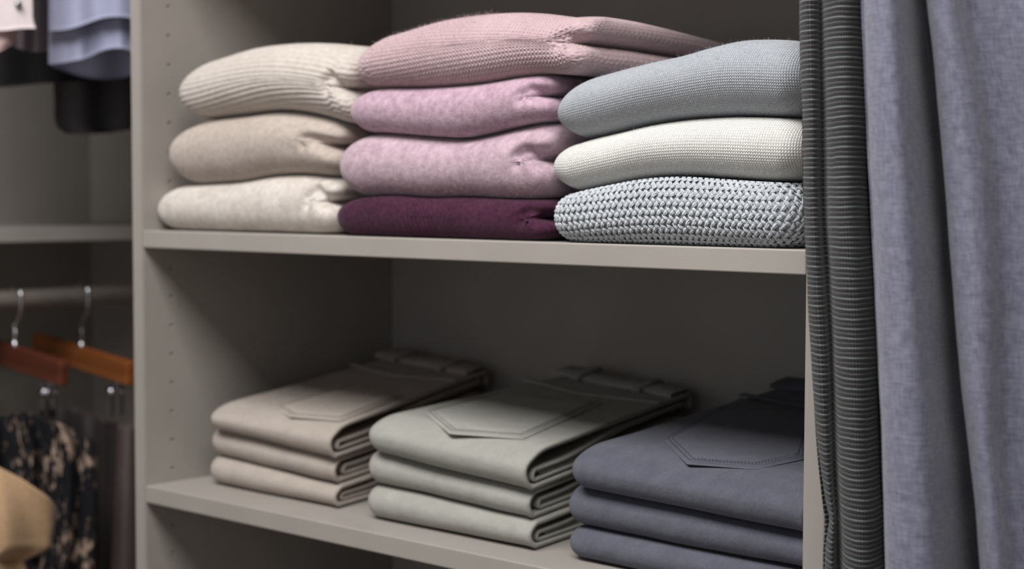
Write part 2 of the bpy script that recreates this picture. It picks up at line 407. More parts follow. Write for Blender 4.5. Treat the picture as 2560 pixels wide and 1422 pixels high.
# middle stack: plum, mauve, pink, rose
ym = .006; yc = ym+.02
M1 = hz([(905, 492), (994, 488), (1082, 494), (1169, 492), (1300, 497), (1395, 497)], yc)
M2 = hz([(915, 332), (951, 331), (1038, 337), (1103, 342), (1169, 344), (1234, 332), (1300, 316), (1395, 304), (1440, 310)], yc)
M3 = hz([(920, 222), (973, 219), (1082, 217), (1212, 207), (1321, 190), (1387, 185), (1440, 188)], yc)
M4 = hz([(907, 122), (951, 98), (1038, 71), (1125, 46), (1212, 33), (1278, 29), (1343, 31), (1430, 41)], yc+.012)
s = sweater('folded_sweater', 'dark plum sweater at the bottom of the pink stack', W_PLUM, flat(Z1+.0005), M1, tipx(843, 540, ym), .574, ym, .28, (.030, .018), (.020, .014), seed=6, crease=(.03, .1, .012), noise=.0012, pleat=(.402, .438), nfront=320)
fuzz(s, W_PLUM, 3500, .0035, 4)
s = sweater('folded_sweater', 'pale mauve felted sweater resting on the dark plum one', W_PINK2, M1, M2, tipx(853, 432, ym), .571, ym, .28, (.036, .026), (.034, .026), seed=7, crease=(.032, .05, .02))
fuzz(s, W_PINK2, 5000, .0035, 5)
s = sweater('folded_sweater', 'pink mauve felted sweater under the rose knit one', W_PINK, M2, M3, tipx(877, 270, ym), .570, ym, .28, (.030, .020), (.026, .02), seed=8, crease=(.026, .1, .016))
fuzz(s, W_PINK, 5000, .0035, 6)
s = sweater('folded_sweater', 'dusty rose stocking-stitch sweater on top of the pink stack', W_ROSE, M3, M4, tipx(896, 150, ym), .608, ym, .29, (.026, .022), (.048, .026), seed=9, s0=-.15, knit=(.0042, .0041, .0014), nrow=190, nfront=420, back_drop=.012, crease=(.024, .05, .018))
fuzz(s, W_ROSE, 6000, .0045, 7, top=True)
# right stack: cable cotton, off-white, grey-blue
yr = .0; yc = yr+.02
C1 = hz([(1450, 482), (1540, 462), (1630, 446), (1720, 441), (1810, 446), (1900, 452), (2008, 457)], yc)
C2 = hz([(1450, 352), (1540, 331), (1630, 310), (1720, 297), (1810, 291), (2004, 294)], yc)
C3 = hz([(1405, 224), (1450, 205), (1540, 178), (1630, 155), (1720, 135), (1788, 115), (1855, 100), (1923, 97), (2004, 100)], yc+.01)
s1 = sweater('folded_sweater', 'pale grey basket-stitch cotton sweater resting on the shelf under the off-white one', W_CABLE_B, flat(Z1+.002), C1, tipx(1391, 540, yr)+.002, .824, yr, .28, (.026, .013), (.026, .028), seed=10, noise=.001, crease=(.02, 0, .01), pucker=.0, lobes=False, Rr=.02, pw=2.4)
s = sweater('folded_sweater', 'off-white fine knit sweater between two grey ones', W_WHITE, C1, C2, tipx(1382, 398, yr), .825, yr, .28, (.022, .028), (.030, .030), seed=11, noise=.0012, crease=(.02, 0, .01), pucker=0., lobes=False, Rr=.022, nfront=200)
fuzz(s, W_WHITE, 2500, .0025, 8)
s = sweater('folded_sweater', 'grey-blue fine knit sweater on top of the off-white one', W_BLUE, C2, C3, tipx(1394, 268, yr), .824, yr, .28, (.018, .032), (.040, .034), seed=12, noise=.0012, crease=(.024, .1, .01), pucker=0., lobes=False, Rr=.022, nfront=200, back_drop=.015)
fuzz(s, W_BLUE, 3500, .003, 9, top=True)

def basket_stitches(sd, mat, pu=.0062, pv=.0034, seed=5):
    """two-ply yarn legs leaning left and right in alternate rows, pressed onto the sweater body"""
    rs = np.random.RandomState(seed); P, N, U, V = sd['P'], sd['N'], sd['U'], sd['V']; nr, nc, _ = P.shape
    c0, c1 = 8, 12+14+150+14+14
    Urow = U[nr//2]; m, n = 6, 5
    Vs, Fs, k = [], [], 0
    tt = np.linspace(-1, 1, m); rad = .00135*np.sqrt(np.maximum(0, 1-(np.abs(tt)**2.2)*.92))
    rows = int(.14/pv)
    def sample(u, v):
        ci = np.clip(np.searchsorted(Urow, u), 1, nc-1); colv = V[:, ci]; ri = int(np.clip(np.searchsorted(colv, v), 1, nr-1))
        f = (v-colv[ri-1])/max(1e-9, colv[ri]-colv[ri-1]); g = (u-Urow[ci-1])/max(1e-9, Urow[ci]-Urow[ci-1])
        a = P[ri-1, ci-1]*(1-f)+P[ri, ci-1]*f; b = P[ri-1, ci]*(1-f)+P[ri, ci]*f
        return a*(1-g)+b*g, N[ri, ci]
    for r in range(-rows//2, rows//2+1):
        v0 = r*pv; lean = 1 if r % 2 else -1
        for u0 in np.arange(Urow[c0], Urow[c1], pu):
            uu = u0+(pu*.5 if (r//2) % 2 else 0)+rs.normal()*.0003; vv = v0+rs.normal()*.0002
            ci = min(np.searchsorted(Urow, uu), nc-1)
            if vv < V[6, ci] or vv > V[nr-7, ci]: continue
            p, nn = sample(uu, vv); q, _ = sample(uu+.001, vv); e1 = q-p; e1 -= nn*(e1@nn)
            if np.linalg.norm(e1) < 1e-7: continue
            e1 /= np.linalg.norm(e1); e2 = np.cross(nn, e1)
            if e2[2] < -.2: e2 = -e2
            an = .85+.10*rs.normal(); ax = e1*math.cos(an)+e2*lean*math.sin(an); bx = np.cross(nn, ax)
            for ply in (-2, -1, 0, 1, 2):
                cen = p+nn*(.0004+.0019*(1-tt[:, None]**2)+.0003*(2-abs(ply)))+ax*(tt*.0038*(1+.12*rs.normal()))[:, None]+bx*(ply*.00056*(1-.55*tt**2)+.00028*tt*ply)[:, None]
                th = np.arange(n)*2*np.pi/n
                ring = cen[:, None]+(rad*.44)[:, None, None]*(np.cos(th)[None, :, None]*nn+np.sin(th)[None, :, None]*bx)
                Vs.append(ring.reshape(-1, 3)); Fs.append(grid_faces(m, n, True)+k); k += m*n
    V_ = np.concatenate(Vs); F_ = np.concatenate(Fs); V_[:, 2] = np.clip(V_[:, 2], Z1+.0002, C1(V_[:, 0])-.0002)
    o = raw('yarn_stitches', V_, F_, mat, sd['root'], True, V_[:, [0, 2]]); o['kind'] = 'stuff'
basket_stitches(s1, W_CABLE)

# ------------------------------------------------------------------ folded jeans
def ply(name, mat, parent, zb, zt, xl, xr, yf, yb, th=.0042, nx=70, Rc=.022, seed=0, fold=1., bulge=.014, top=1., xin=0., wob=.0006, edge=.0):
    """one cloth layer folded over at the front: lower flap, front fold, upper flap; xl/xr are functions of y"""
    ns = 40; nb = 26
    yy = np.concatenate([np.linspace(yb, yf+bulge, nb, endpoint=False), np.full(ns, 0), np.linspace(yf+bulge, yb, nb+1)[1:]])
    a = np.linspace(-np.pi/2, np.pi/2, ns)
    m = len(yy); ux = np.concatenate([np.linspace(0, .25, 20, endpoint=False), np.linspace(.25, 1, nx-20)])
    Q = []
    for u in ux:
        def X_(y): return xl(y)+(xr(y)-xin-xl(y))*u
        cin = Rc*(1-math.sqrt(max(0., 1-(1-min(1, u*(xr(yf)-xl(yf))/Rc))**2)))
        y = yy.copy(); y[:nb] = np.linspace(yb, yf+bulge+cin, nb, endpoint=False); bt = bulge*top; y[nb+ns:] = np.linspace(yf+bt+cin, yb, nb+1)[1:]
        y[nb:nb+ns] = yf+cin+np.where(a < 0, bulge, bt)*(1-np.cos(a))
        x = X_(y); lo, hi = zb(x, y), zt(x, y)
        k = np.concatenate([np.zeros(nb), (np.sin(a)+1)/2, np.ones(nb)])
        sh = .2*(cin/Rc)                       # the closed left end is pressed thinner
        z = lo+(hi-lo)*(sh+(1-2*sh)*k)
        Q.append(np.stack([x, y, z], -1))
    P = np.array(Q).transpose(1, 0, 2)          # path x width
    N = -grid_normals(P)
    if np.mean(N[nb+ns//2, :, 1]) > 0: N = -N
    P = P+N*(wob*lump(P[..., 0], P[..., 1], P[..., 2], seed, 60)+wob*1.2*lump(P[..., 0], P[..., 1], P[..., 2], seed+9, 25))[..., None]
    if edge:                                    # a felled seam makes the free edge thicker
        e = np.exp(-((1-ux)*(.22)/.006)**2); P = P+N*(edge*e)[None, :, None]
    P[..., 2] = np.maximum(P[..., 2], zb(P[..., 0], P[..., 1])+.0002)
    if name == 'outer_leg': P[..., 2] = np.minimum(P[..., 2], zt(P[..., 0], P[..., 1])-.0002+9*(seed >= 14))
    I = P-N*th
    nr, nc, _ = P.shape
    dl = np.concatenate([[0], np.cumsum(np.linalg.norm(np.diff(P[:, nc//2], axis=0), axis=-1))])
    uvo = np.stack([P[..., 0], np.broadcast_to(dl[:, None], (nr, nc))], -1).reshape(-1, 2)
    V = np.concatenate([P.reshape(-1, 3), I.reshape(-1, 3)]); o = nr*nc
    F = grid_faces(nr, nc).tolist()+(grid_faces(nr, nc)[:, ::-1]+o).tolist()
    for i in range(nr-1):
        a0, a1 = i*nc+nc-1, (i+1)*nc+nc-1; F.append([a0, a0+o, a1+o, a1]); b0, b1 = i*nc, (i+1)*nc; F.append([b0, b1, b1+o, b0+o])
    for j in range(nc-1):
        F.append([j, j+o, j+1+o, j+1]); q = (nr-1)*nc+j; F.append([q, q+1, q+1+o, q+o])
    ob = raw(name, V, F, mat, parent, True, np.concatenate([uvo, uvo]))
    return ob
def surf_patch(fn, px, py):
    """where the sight line through a photo point meets the top of a stack"""
    d = ray(px, py); lo, hi = .7, 2.2
    ts = np.linspace(lo, hi, 3000); Pp = CAM+ts[:, None]*d; g = Pp[:, 2]-fn(Pp[:, 0], Pp[:, 1])
    i = np.argmax((g < 0) & (Pp[:, 1] > .04)); return Pp[i]
def strip_on(name, fn, pts, width, h, mat, parent, n=10, closed=False):
    """flat raised band following a polyline on a surface"""
    P = np.array(pts, float)[:, :2]; Q = []
    for a, b in zip(P[:-1], P[1:]):
        for t in np.linspace(0, 1, n, endpoint=False): Q.append(a+(b-a)*t)
    Q.append(P[-1]); Q = np.array(Q); T = np.gradient(Q, axis=0); T /= np.linalg.norm(T, axis=1)[:, None]; S = np.stack([-T[:, 1], T[:, 0]], -1)*width/2
    rows = []
    for off, hh in ((-1, -.0004), (-.8, h*.8), (0, h), (.8, h*.8), (1, -.0004)):
        q = Q+S*off; rows.append(np.stack([q[:, 0], q[:, 1], fn(q[:, 0], q[:, 1])+hh], -1))
    G = np.array(rows); return raw(name, G.reshape(-1, 3), grid_faces(5, len(Q)), mat, parent, True, G.reshape(-1, 3)[:, :2])
def poly_on(name, fn, pts, h, mat, parent, n=16):
    """patch pocket: a 4-sided sheet lying on the cloth, corner order left-front, right-front, right-back, left-back"""
    A, B, C_, D_ = [np.array(p[:2], float) for p in (pts[0], pts[-3], pts[-2], pts[-1])]
    front = [np.array(p[:2]) for p in pts[:-2]]
    fl = np.cumsum([0]+[np.linalg.norm(b-a) for a, b in zip(front[:-1], front[1:])]); fl /= fl[-1]
    u = np.linspace(0, 1, n*2); fx = np.interp(u, fl, [p[0] for p in front]); fy = np.interp(u, fl, [p[1] for p in front])
    G = []
    for v in np.linspace(0, 1, n):
        bx = D_[0]+(C_[0]-D_[0])*u; by = D_[1]+(C_[1]-D_[1])*u
        x = fx+(bx-fx)*v; y = fy+(by-fy)*v
        e = np.minimum(np.minimum(u, 1-u)*8, np.minimum(v, 1-v)*8+.0); e = np.clip(e*3, 0, 1)
        G.append(np.stack([x, y, fn(x, y)+h*e-.0003], -1))
    G = np.array(G); return raw(name, G.reshape(-1, 3), grid_faces(*G.shape[:2]), mat, parent, True, G.reshape(-1, 3)[:, :2])

def jeans_stack(colour, mat, thread, xl, xr, yf, yb, hl, hr, bl, br, labels, group, topcurve=None, nin=3, lx=(0, 0, 0)):
    """hl/hr: heights of the four contact levels at the front left/right, bl/br at the back"""
    tops = []
    xm0, xm1 = xl(yf), xr(yf)
    def level(k):
        def f(x, y):
            u = np.clip((x-xl(y))/(xr(y)-xl(y)), 0, 1); v = np.clip((y-yf)/(yb-yf), 0, 1)
            zf = hl[k]+(hr[k]-hl[k])*u; zk = bl[k]+(br[k]-bl[k])*u
            vv = topcurve(v) if (topcurve and k == 3) else v
            return Z2+.0004+zf+(zk-zf)*vv
        return f
    out = []
    for k in range(3):
        lo, hi = level(k), level(k+1)
        lo2 = (lambda lo: lambda x, y: lo(x, y)+.0012)(lo)
        root = empty('folded_jeans', ((xm0+xm1)/2, (yf+yb)/2, Z2+hl[k])); tag(root, labels[k], 'jeans', None)
        gap = (hl[k+1]-hl[k]+hr[k+1]-hr[k])/2
        dx = [.002, -.003, 0][k]; dy = [.0, .004, -.004][k]
        xk = (lambda q: lambda y: xl(y)+q)(lx[k])
        ply('outer_leg', mat, root, lo2, hi, xk, lambda y, dx=dx: xr(y)+dx, yf+dy, yb, seed=k*7+len(colour), wob=.0010, bulge=min(.016, gap*.45), top=2.4 if k == 2 else 1.5, edge=.0012)
        for j in range(nin):
            f0 = .0055/gap+.10*j; f1 = ([.52, .38, .26] if k == 2 else [.60, .44, .30])[j]
            a = (lambda lo, hi, f0: lambda x, y: lo(x, y)+(hi(x, y)-lo(x, y))*(f0+(.30*(.9-f0))*0))(lo2, hi, f0)
            b = (lambda lo, hi, f1, j=j: lambda x, y: lo(x, y)+(hi(x, y)-lo(x, y))*np.minimum(.82-.1*j, f1+.35*sstep(yf+.05, yf+.2, y)))(lo2, hi, f1)
            ply('inner_leg', mat, root, a, b, lambda y: xl(y)+.012, lambda y, dx=dx: xr(y)+dx, yf+dy+[.012, .022, .040][j]+.006*((k+j) % 2), yb-.01, th=.0034, nx=50, xin=.002+.0025*j, seed=k*11+j, bulge=.006, Rc=.015, wob=.0009)
        out.append((root, hi))
    return out
lin = lambda a, b, y0, y1: (lambda y: a+(b-a)*np.clip((y-y0)/(y1-y0), 0, 1))
def names(c): return ['%s folded jeans at the bottom of their stack on the lower shelf' % c, '%s folded jeans in the middle of their stack of three' % c, '%s folded jeans on top of their stack, back pocket showing' % c]
rise = lambda v: v
# beige
bx0, bx1 = lin(.046, .028, .055, .36), lin(.253, .185, .055, .36)
bj = jeans_stack('beige', J_BEIGE, T_BEIGE, bx0, bx1, .05, .355, (0, .031, .062, .086), (0, .023, .050, .083), (0, .040, .080, .124), (0, .036, .070, .112), names('beige'), None, lx=(-.009, -.010, 0))
gx0, gx1 = lin(.304, .318, .045, .36), lin(.528, .482, .045, .36)
gj = jeans_stack('grey', J_GREY, T_GREY, gx0, gx1, .038, .352, (0, .0335, .067, .102), (0, .026, .053, .089), (0, .042, .084, .124), (0, .038, .073, .111), names('sage-grey'), None, lx=(0, -.002, .006))
nx0, nx1 = lin(.572, .60, .045, .36), lin(.818, .805, .045, .36)
nj = jeans_stack('navy', J_NAVY, T_NAVY, nx0, nx1, .036, .355, (0, .0275, .063, .098), (0, .0245, .055, .090), (0, .044, .088, .134), (0, .040, .080, .128), names('slate-blue'), None, lx=(-.006, -.010, 0))

def dress(top, mat, thread, pocket, x0, x1, yb, name_col, belt=(.25, .75)):
    root, fn = top
    f2 = lambda x, y: fn(x, y)+.0012
    P = [surf_patch(f2, *q) for q in pocket]
    pk = poly_on('back_pocket', f2, P, .0030, mat, root)
    c = np.mean([p[:2] for p in P], 0)
    edge = [P[-1]]+P[:-1]
    f3 = lambda x, y: fn(x, y)+.0038
    for k in (.955, .90):                      # two rows of stitching inside the pocket edge, broken into single stitches
        pts = [c+(p[:2]-c)*k for p in edge]
        seg = [];
        for a, b in zip(pts[:-1], pts[1:]):
            n = max(2, int(np.linalg.norm(b-a)/.0030))
            for i in range(n):
                q0 = a+(b-a)*(i+.1)/n; q1 = a+(b-a)*(i+.8)/n
                seg.append([(q0[0], q0[1], float(f3(q0[0], q0[1]))), (q1[0], q1[1], float(f3(q1[0], q1[1])))])
        Vs, Fs, o = [], [], 0
        for sg in seg:
            V, F = tube_arrays([sg[0], np.add(sg[0], sg[1])/2+[0, 0, .0003], sg[1]], .00026, 5); Vs.append(V); Fs += [[i+o for i in f] for f in F]; o += len(V)
        st = raw('stitching', np.concatenate(Vs), Fs, thread, pk); st['kind'] = 'stuff'
    # waistband across the back edge, with belt loops; yoke seam in front of it
    n = 40; xs = np.linspace(x0(yb)+.002, x1(yb)-.001, n); G = []
    for v, h in ((-.036, .0), (-.0355, .0042), (-.02, .0052), (-.004, .0052), (0, .0035), (.002, -.004), (.001, -.016)):
        y = np.full(n, yb+v); G.append(np.stack([xs, y, fn(xs, np.minimum(y, yb))+h+.0008*np.sin(xs*60)], -1))
    G = np.array(G); raw('waistband', G.reshape(-1, 3), grid_faces(*G.shape[:2]), mat, root, True, G.reshape(-1, 3)[:, :2])
    for b in belt:
        x = x0(yb)+(x1(yb)-x0(yb))*b
        pth = [(x, yb-.046, float(fn(x, yb-.046))+.001), (x, yb-.042, float(fn(x, yb-.042))+.006), (x, yb-.02, float(fn(x, yb-.02))+.0085), (x, yb-.003, float(fn(x, yb))+.0085), (x, yb+.004, float(fn(x, yb))+.003)]
        Vt = np.array(pth); G = np.array([Vt+[-.005, 0, -.001], Vt+[-.004, 0, .0008], Vt+[.004, 0, .0008], Vt+[.005, 0, -.001]])
        raw('belt_loop', G.reshape(-1, 3), grid_faces(4, len(pth)), mat, root, True, G.reshape(-1, 3)[:, :2])
    ys = yb-.075; strip_on('yoke_seam', f2, [(x0(ys)+.004, ys-.004), ((x0(ys)+x1(ys))/2, ys-.016), (x1(ys)-.004, ys+.01)], .009, .0014, mat, root, 16)
dress(bj[2], J_BEIGE, T_BEIGE, [(690, 1020), (725, 1042), (850, 1052), (1010, 990), (900, 960)], bx0, bx1, .355, 'beige')
dress(gj[2], J_GREY, T_GREY, [(1063, 1032), (1124, 1112), (1307, 1097), (1510, 1006), (1250, 985)], gx0, gx1, .352, 'grey')
dress(nj[2], J_NAVY, T_NAVY, [(1659, 1101), (1718, 1160), (1888, 1173), (2010, 1147), (2040, 1040), (1857, 994)], nx0, nx1, .355, 'navy')

# dark folded knitwear on the shelf below
for k, (lab, x0, x1) in enumerate((('deep navy folded sweater on the shelf below the jeans, under another', .30, .60), ('deep navy folded sweater topping the low pile below the jeans', .305, .60))):
    a, b = .6655+.085*k, .6655+.085*(k+1)
    sweater('folded_sweater', lab, W_NAVY, flat(a), flat(b), x0, x1, .06, .28, (.03, .03), (.03, .03), seed=30+k, nfront=60, nrow=32)

# ------------------------------------------------------------------ hanging wardrobe on the right
def loft(name, cols, pys, mat, parent, back, sub=10, wob=.0, seed=0, vscale=1.):
    """hanging cloth: each column is (photo x as a function of photo y, distance); smooth folds run between columns, the loop closes through the back points"""
    A = []
    for py in pys:
        row = [at(np.float64(c[0](py)), np.float64(py), c[1](py) if callable(c[1]) else c[1]) for c in cols]
        zz = float(np.mean([r[2] for r in row])); row += [np.array([b[0], b[1], zz]) for b in back]
        A.append(row)
    A = np.array(A); n = A.shape[1]; out = []
    for i in range(n):
        p0, p1, p2, p3 = A[:, i-1], A[:, i], A[:, (i+1) % n], A[:, (i+2) % n]
        for t in np.linspace(0, 1, sub, endpoint=False):
            out.append(.5*(2*p1+(p2-p0)*t+(2*p0-5*p1+4*p2-p3)*t*t+(3*p1-p0-3*p2+p3)*t**3))
    P = np.array(out).transpose(1, 0, 2)
    N = grid_normals(P, True)
    P = P+N*(wob*lump(P[..., 0], P[..., 1], P[..., 2]*.45, seed, 55)+wob*.5*lump(P[..., 0], P[..., 1], P[..., 2], seed+4, 90))[..., None]
    P[..., 0] = np.where(P[..., 1] > -.006, np.maximum(P[..., 0], W+TH+.004), P[..., 0])
    nr, nc, _ = P.shape
    U = np.concatenate([[0], np.cumsum(np.linalg.norm(np.diff(P[nr//2], axis=0), axis=-1))])
    uv = np.stack([np.broadcast_to(U, (nr, nc)), P[..., 2]], -1).reshape(-1, 2)
    F = grid_faces(nr, nc, True).tolist()+[list(range(nc))[::-1], [(nr-1)*nc+j for j in range(nc)]]
    return raw(name, P.reshape(-1, 3), F, mat, parent, True, uv)
def m_stripe():
    m = Mat('charcoal_striped_wool', .9, .15, .1); U, V, uvv = m.uv(); o = m.obj()
    wv = m.math('ADD', V, m.math('MULTIPLY', m.noise(o, 30, 2), .003))
    def line(p, wdt, off=0.):
        fr = m.math('FRACT', m.math('DIVIDE', m.math('ADD', wv, off), p)); d = m.math('ABSOLUTE', m.math('SUBTRACT', fr, .5))
        return m.math('SUBTRACT', 1, m.math('SMOOTHSTEP', d, wdt*.5, wdt)) if False else m.math('LESS_THAN', d, wdt)
    thread = m.noise(m.vec(m.math('MULTIPLY', U, 900), m.math('MULTIPLY', V, 160)), 1, 2)
    a = m.math('MULTIPLY', line(.0068, .06), m.math('ADD', .45, m.math('MULTIPLY', thread, .9)))
    b = m.math('MULTIPLY', line(.0068, .055, .0034), m.math('ADD', .15, m.math('MULTIPLY', thread, .85)))
    pinv = m.math('MULTIPLY', m.math('LESS_THAN', m.math('FRACT', m.math('DIVIDE', U, .0021)), .22), .16)
    base = m.mix(m.noise(m.vec(m.math('MULTIPLY', U, 700), m.math('MULTIPLY', V, 700)), 1, 2), L((24, 23, 26)), L((42, 40, 43)))
    c = m.mix(m.math('MULTIPLY', a, .8), base, L((142, 150, 146))); c = m.mix(b, c, L((112, 112, 112))); c = m.mix(pinv, c, L((140, 140, 140)))
    c = m.mix(m.math('MULTIPLY', line(.0034, .12, .0009), .6), c, L((14, 13, 16)))
    m.color(c); m.bump(a, .0003); m.bump(m.noise(m.vec(m.math('MULTIPLY', U, 1500), m.math('MULTIPLY', V, 400)), 1, 2), .0002); return m.m
def m_chambray(name, c, c2, sc=1.):
    m = Mat(name, .85, .2, .2); U, V, uvv = m.uv()
    h = m.noise(m.vec(m.math('MULTIPLY', U, 90*sc), m.math('MULTIPLY', V, 520*sc)), 1, 4, .65)
    v = m.noise(m.vec(m.math('MULTIPLY', U, 520*sc), m.math('MULTIPLY', V, 90*sc)), 1, 4, .65)
    f = m.math('ADD', m.math('ADD', m.math('MULTIPLY', h, .36), m.math('MULTIPLY', v, .36)), m.math('MULTIPLY', m.noise(m.vec(m.math('MULTIPLY', U, 130), m.math('MULTIPLY', V, 110)), 1, 3, .6), .28))
    m.color(m.ramp(f, [(.36, L(c2)), (.62, L(c))])); m.bump(f, .0006); return m.m
CHARST = m_stripe()
CHAMB = m_chambray('blue_grey_chambray', (130, 130, 147), (84, 85, 103))
tr = lambda *p: crv([(b, a) for a, b in p])
ward = empty('hanging_wardrobe', (1.3, D/2, 0)); tag(ward, 'warm grey open wardrobe bay where striped and blue trousers hang', 'wardrobe')
RX0, RX1 = W+TH+.001, 1.75
box('back_panel', (RX0, D, .02), (RX1, D+.008, PT), BACKP, ward, 0)
box('side_panel', (RX1, 0, 0), (RX1+TH, D+.008, PT), PAINT, ward)
box('base_board', (RX0, 0, .06), (RX1, D, .06+TH), PAINT, ward)
box('top_board', (RX0, 0, PT), (RX1+TH, D, PT+TH), PAINT, ward)
tube('clothes_rod', [(RX0, .12, 1.935), (1.3, .12, 1.935), (RX1, .12, 1.935)], .0125, RODM, ward, 16)
PYS = np.concatenate([np.linspace(-1850, -200, 16), np.linspace(-150, 1500, 110), np.linspace(1530, 2300, 10)])
pl = tr((2066, -1850), (2024, -900), (2004, -300), (2003, 0), (2007, 300), (2009, 480), (2018, 700), (2030, 900), (2044, 1080), (2057, 1200), (2066, 1260), (2074, 1295), (2070, 1330), (2065, 1370), (2063, 1422), (2064, 1500), (2070, 2200))
pv = tr((2104, -1850), (2068, -900), (2051, -300), (2051, 0), (2055, 300), (2059, 560), (2068, 700), (2078, 900), (2083, 1100), (2087, 1220), (2092, 1295), (2095, 1422), (2098, 1500), (2100, 2200))
of = lambda f, d: (lambda py: f(py)+d)
root = empty('striped_trousers', (.9, -.02, .85)); tag(root, 'charcoal trousers with thin pale horizontal stripes hanging beside the shelf cabinet', 'trousers')
loft('leg', [(lambda py: pl(py)+.62*(pv(py)-pl(py)), 1.150), (lambda py: pl(py)+.10*(pv(py)-pl(py)), 1.139), (pl, 1.126), (lambda py: pl(py)+.35*(pv(py)-pl(py)), 1.112), (lambda py: pl(py)+.75*(pv(py)-pl(py)), 1.113), (of(pv, 1), 1.130), (of(pv, 6), 1.122),
     (of(pv, 18), 1.100), (of(pv, 46), 1.086), (of(pv, 80), 1.086), (of(pv, 112), 1.102), (of(pv, 130), 1.128)], PYS, CHARST, root, [(.912, .10), (.912, .30), (.890, .30), (.884, .10)], wob=.0012, seed=3)
bl = tr((2155, -400), (2161, 0), (2172, 300), (2181, 480), (2192, 700), (2203, 940), (2210, 1150), (2214, 1300), (2216, 1422), (2222, 2200))
be = tr((2290, -400), (2316, 0), (2338, 202), (2363, 475), (2388, 784), (2401, 945), (2434, 1228), (2449, 1400), (2480, 1900), (2490, 2200))
bg = tr((2360, -400), (2402, 0), (2446, 236), (2474, 439), (2480, 547), (2489, 716), (2490, 940), (2493, 1110), (2505, 1245), (2520, 1422), (2560, 2200))
root = empty('blue_trousers', (1.02, 0, .85)); tag(root, 'blue-grey chambray trousers hanging in deep vertical folds in front of the striped pair', 'trousers')
mid = lambda f, g, k: (lambda py: f(py)+k*(g(py)-f(py)))
loft('leg', [(of(bl, 26), 1.080), (of(bl, 4), 1.066), (bl, 1.052), (of(bl, 22), 1.034), (mid(bl, be, .40), 1.024), (mid(bl, be, .58), 1.034), (mid(bl, be, .78), 1.070), (of(be, -6), 1.130), (of(be, 30), 1.135),
     (of(be, 2), 1.058), (of(be, 6), 1.036), (mid(be, bg, .45), 1.020), (mid(be, bg, .85), 1.020), (of(bg, 3), 1.030), (of(bg, 30), 1.037), (of(bg, 90), 1.030), (of(bg, 190), 1.022), (of(bg, 260), 1.05)],
     PYS, CHAMB, root, [(1.09, .10), (1.09, .30), (.97, .30), (.94, .10)], wob=.0010, seed=8)

# ------------------------------------------------------------------ corner wardrobe on the left, opening towards the right
LX, LF, LY = -.85, -.50, .50
lw = empty('corner_wardrobe', (-.65, .0, 0)); tag(lw, 'grey corner wardrobe with a shelf and clothes rod behind the shelf cabinet end', 'wardrobe')
box('back_panel', (LX-.012, -1.2, .02), (LX, LY, PT), BACKP, lw, 0)
box('side_panel', (LX-.012, LY, 0), (LF, LY+TH, PT), PAINT, lw)
zs_ = float(onX(165, 586, LF)[2])
box('shelf', (LX, -1.2, zs_-.0095), (LF, LY, zs_+.0095), PAINT, lw)
box('top_board', (LX, -1.2, PT), (LF, LY, PT+TH), PAINT, lw)
ZR = float(onX(165, 742, -.545)[2])
tube('clothes_rod', [(-.545, -1.2, ZR), (-.545, -.3, ZR), (-.545, LY, ZR)], .0140, RODM, lw, 20)
tube('clothes_rod', [(-.545, -1.2, 2.0), (-.545, -.3, 2.0), (-.545, LY, 2.0)], .0130, RODM, lw, 20)
def m_wood(name, c, c2):
    m = Mat(name, .35, .5); o = m.obj(); n = m.n('ShaderNodeMapping'); m.t.links.new(o, n.inputs[0]); n.inputs['Scale'].default_value = (3, 40, 40)
    m.color(m.ramp(m.noise(n.outputs[0], 2, 4), [(.3, L(c2)), (.7, L(c))])); return m.m
WOOD_R = m_wood('red_brown_wood', (104, 54, 36), (74, 36, 24)); WOOD_O = m_wood('orange_brown_wood', (158, 92, 44), (118, 64, 30))
def hanger(label, y, px, pytop, wood, ang, half=.15, hook_px=None):
    q = onX(px, pytop, -.545); z0 = float(q[2])-.034
    r = empty('clip_hanger', (-.545, y, z0)); tag(r, label, 'hanger')
    parts = []
    b = box('bar', (-half, -.007, 0), (half, .007, .034), wood, None, .003, 3)
    h = ZR-z0
    th = np.linspace(-.9, 3.6, 26); hk = [(0, 0, .030), (0, 0, h*.42)]+[(.004, 0, h*.55)]
    pth = [(0, 0, .030), (0, 0, .055), (-.004, 0, h-.040), (.013, 0, h-.024), (.0175, 0, h-.011)]+[(.0180*math.cos(a), 0, h+.0006+.0180*math.sin(a)) for a in th[6:]]
    k = tube('hook', pth, .0021, CHROME, None, 8); V, F = tube_arrays([(0, 0, .026), (0, 0, .042)], [.006, .004], 10); c = raw('ferrule', V, F, CHROME)
    for o in (b, k, c): o.parent = r
    for sx in (-.105, .105):
        V, F = [], []
        for (a, w0, w1, d0) in (((0), .006, .008, -.009), ((0), .006, .008, .006)):
            o = len(V)*1; x0 = sx; V += [(x0-w0, d0, -.002), (x0+w0, d0, -.002), (x0+w1, d0*1.0, -.050), (x0-w1, d0, -.050), (x0-w0, d0+.003, -.002), (x0+w0, d0+.003, -.002), (x0+w1, d0+.003, -.050), (x0-w1, d0+.003, -.050)]
            F += [[i+o for i in f] for f in ((0, 1, 2, 3), (7, 6, 5, 4), (0, 4, 5, 1), (1, 5, 6, 2), (2, 6, 7, 3), (3, 7, 4, 0))]
        cl = raw('clip', V, F, CHROME, None, False); cl.parent = r
        V, F = tube_arrays([(sx, -.012, -.016), (sx, .012, -.016)], .007, 12); sp = raw('spring', V, F, CHROME); sp.parent = cl
        V, F = tube_arrays([(sx, 0, .004), (sx, 0, -.012)], .0022, 8); sp = raw('stem', V, F, CHROME); sp.parent = cl
    r.rotation_euler = (0, .07, ang); r.location.x -= .07*h; r.location.z += .0015
    return r
h1y = float(onX(40, 740, -.545)[1]); h2y = float(onX(208, 730, -.545)[1])
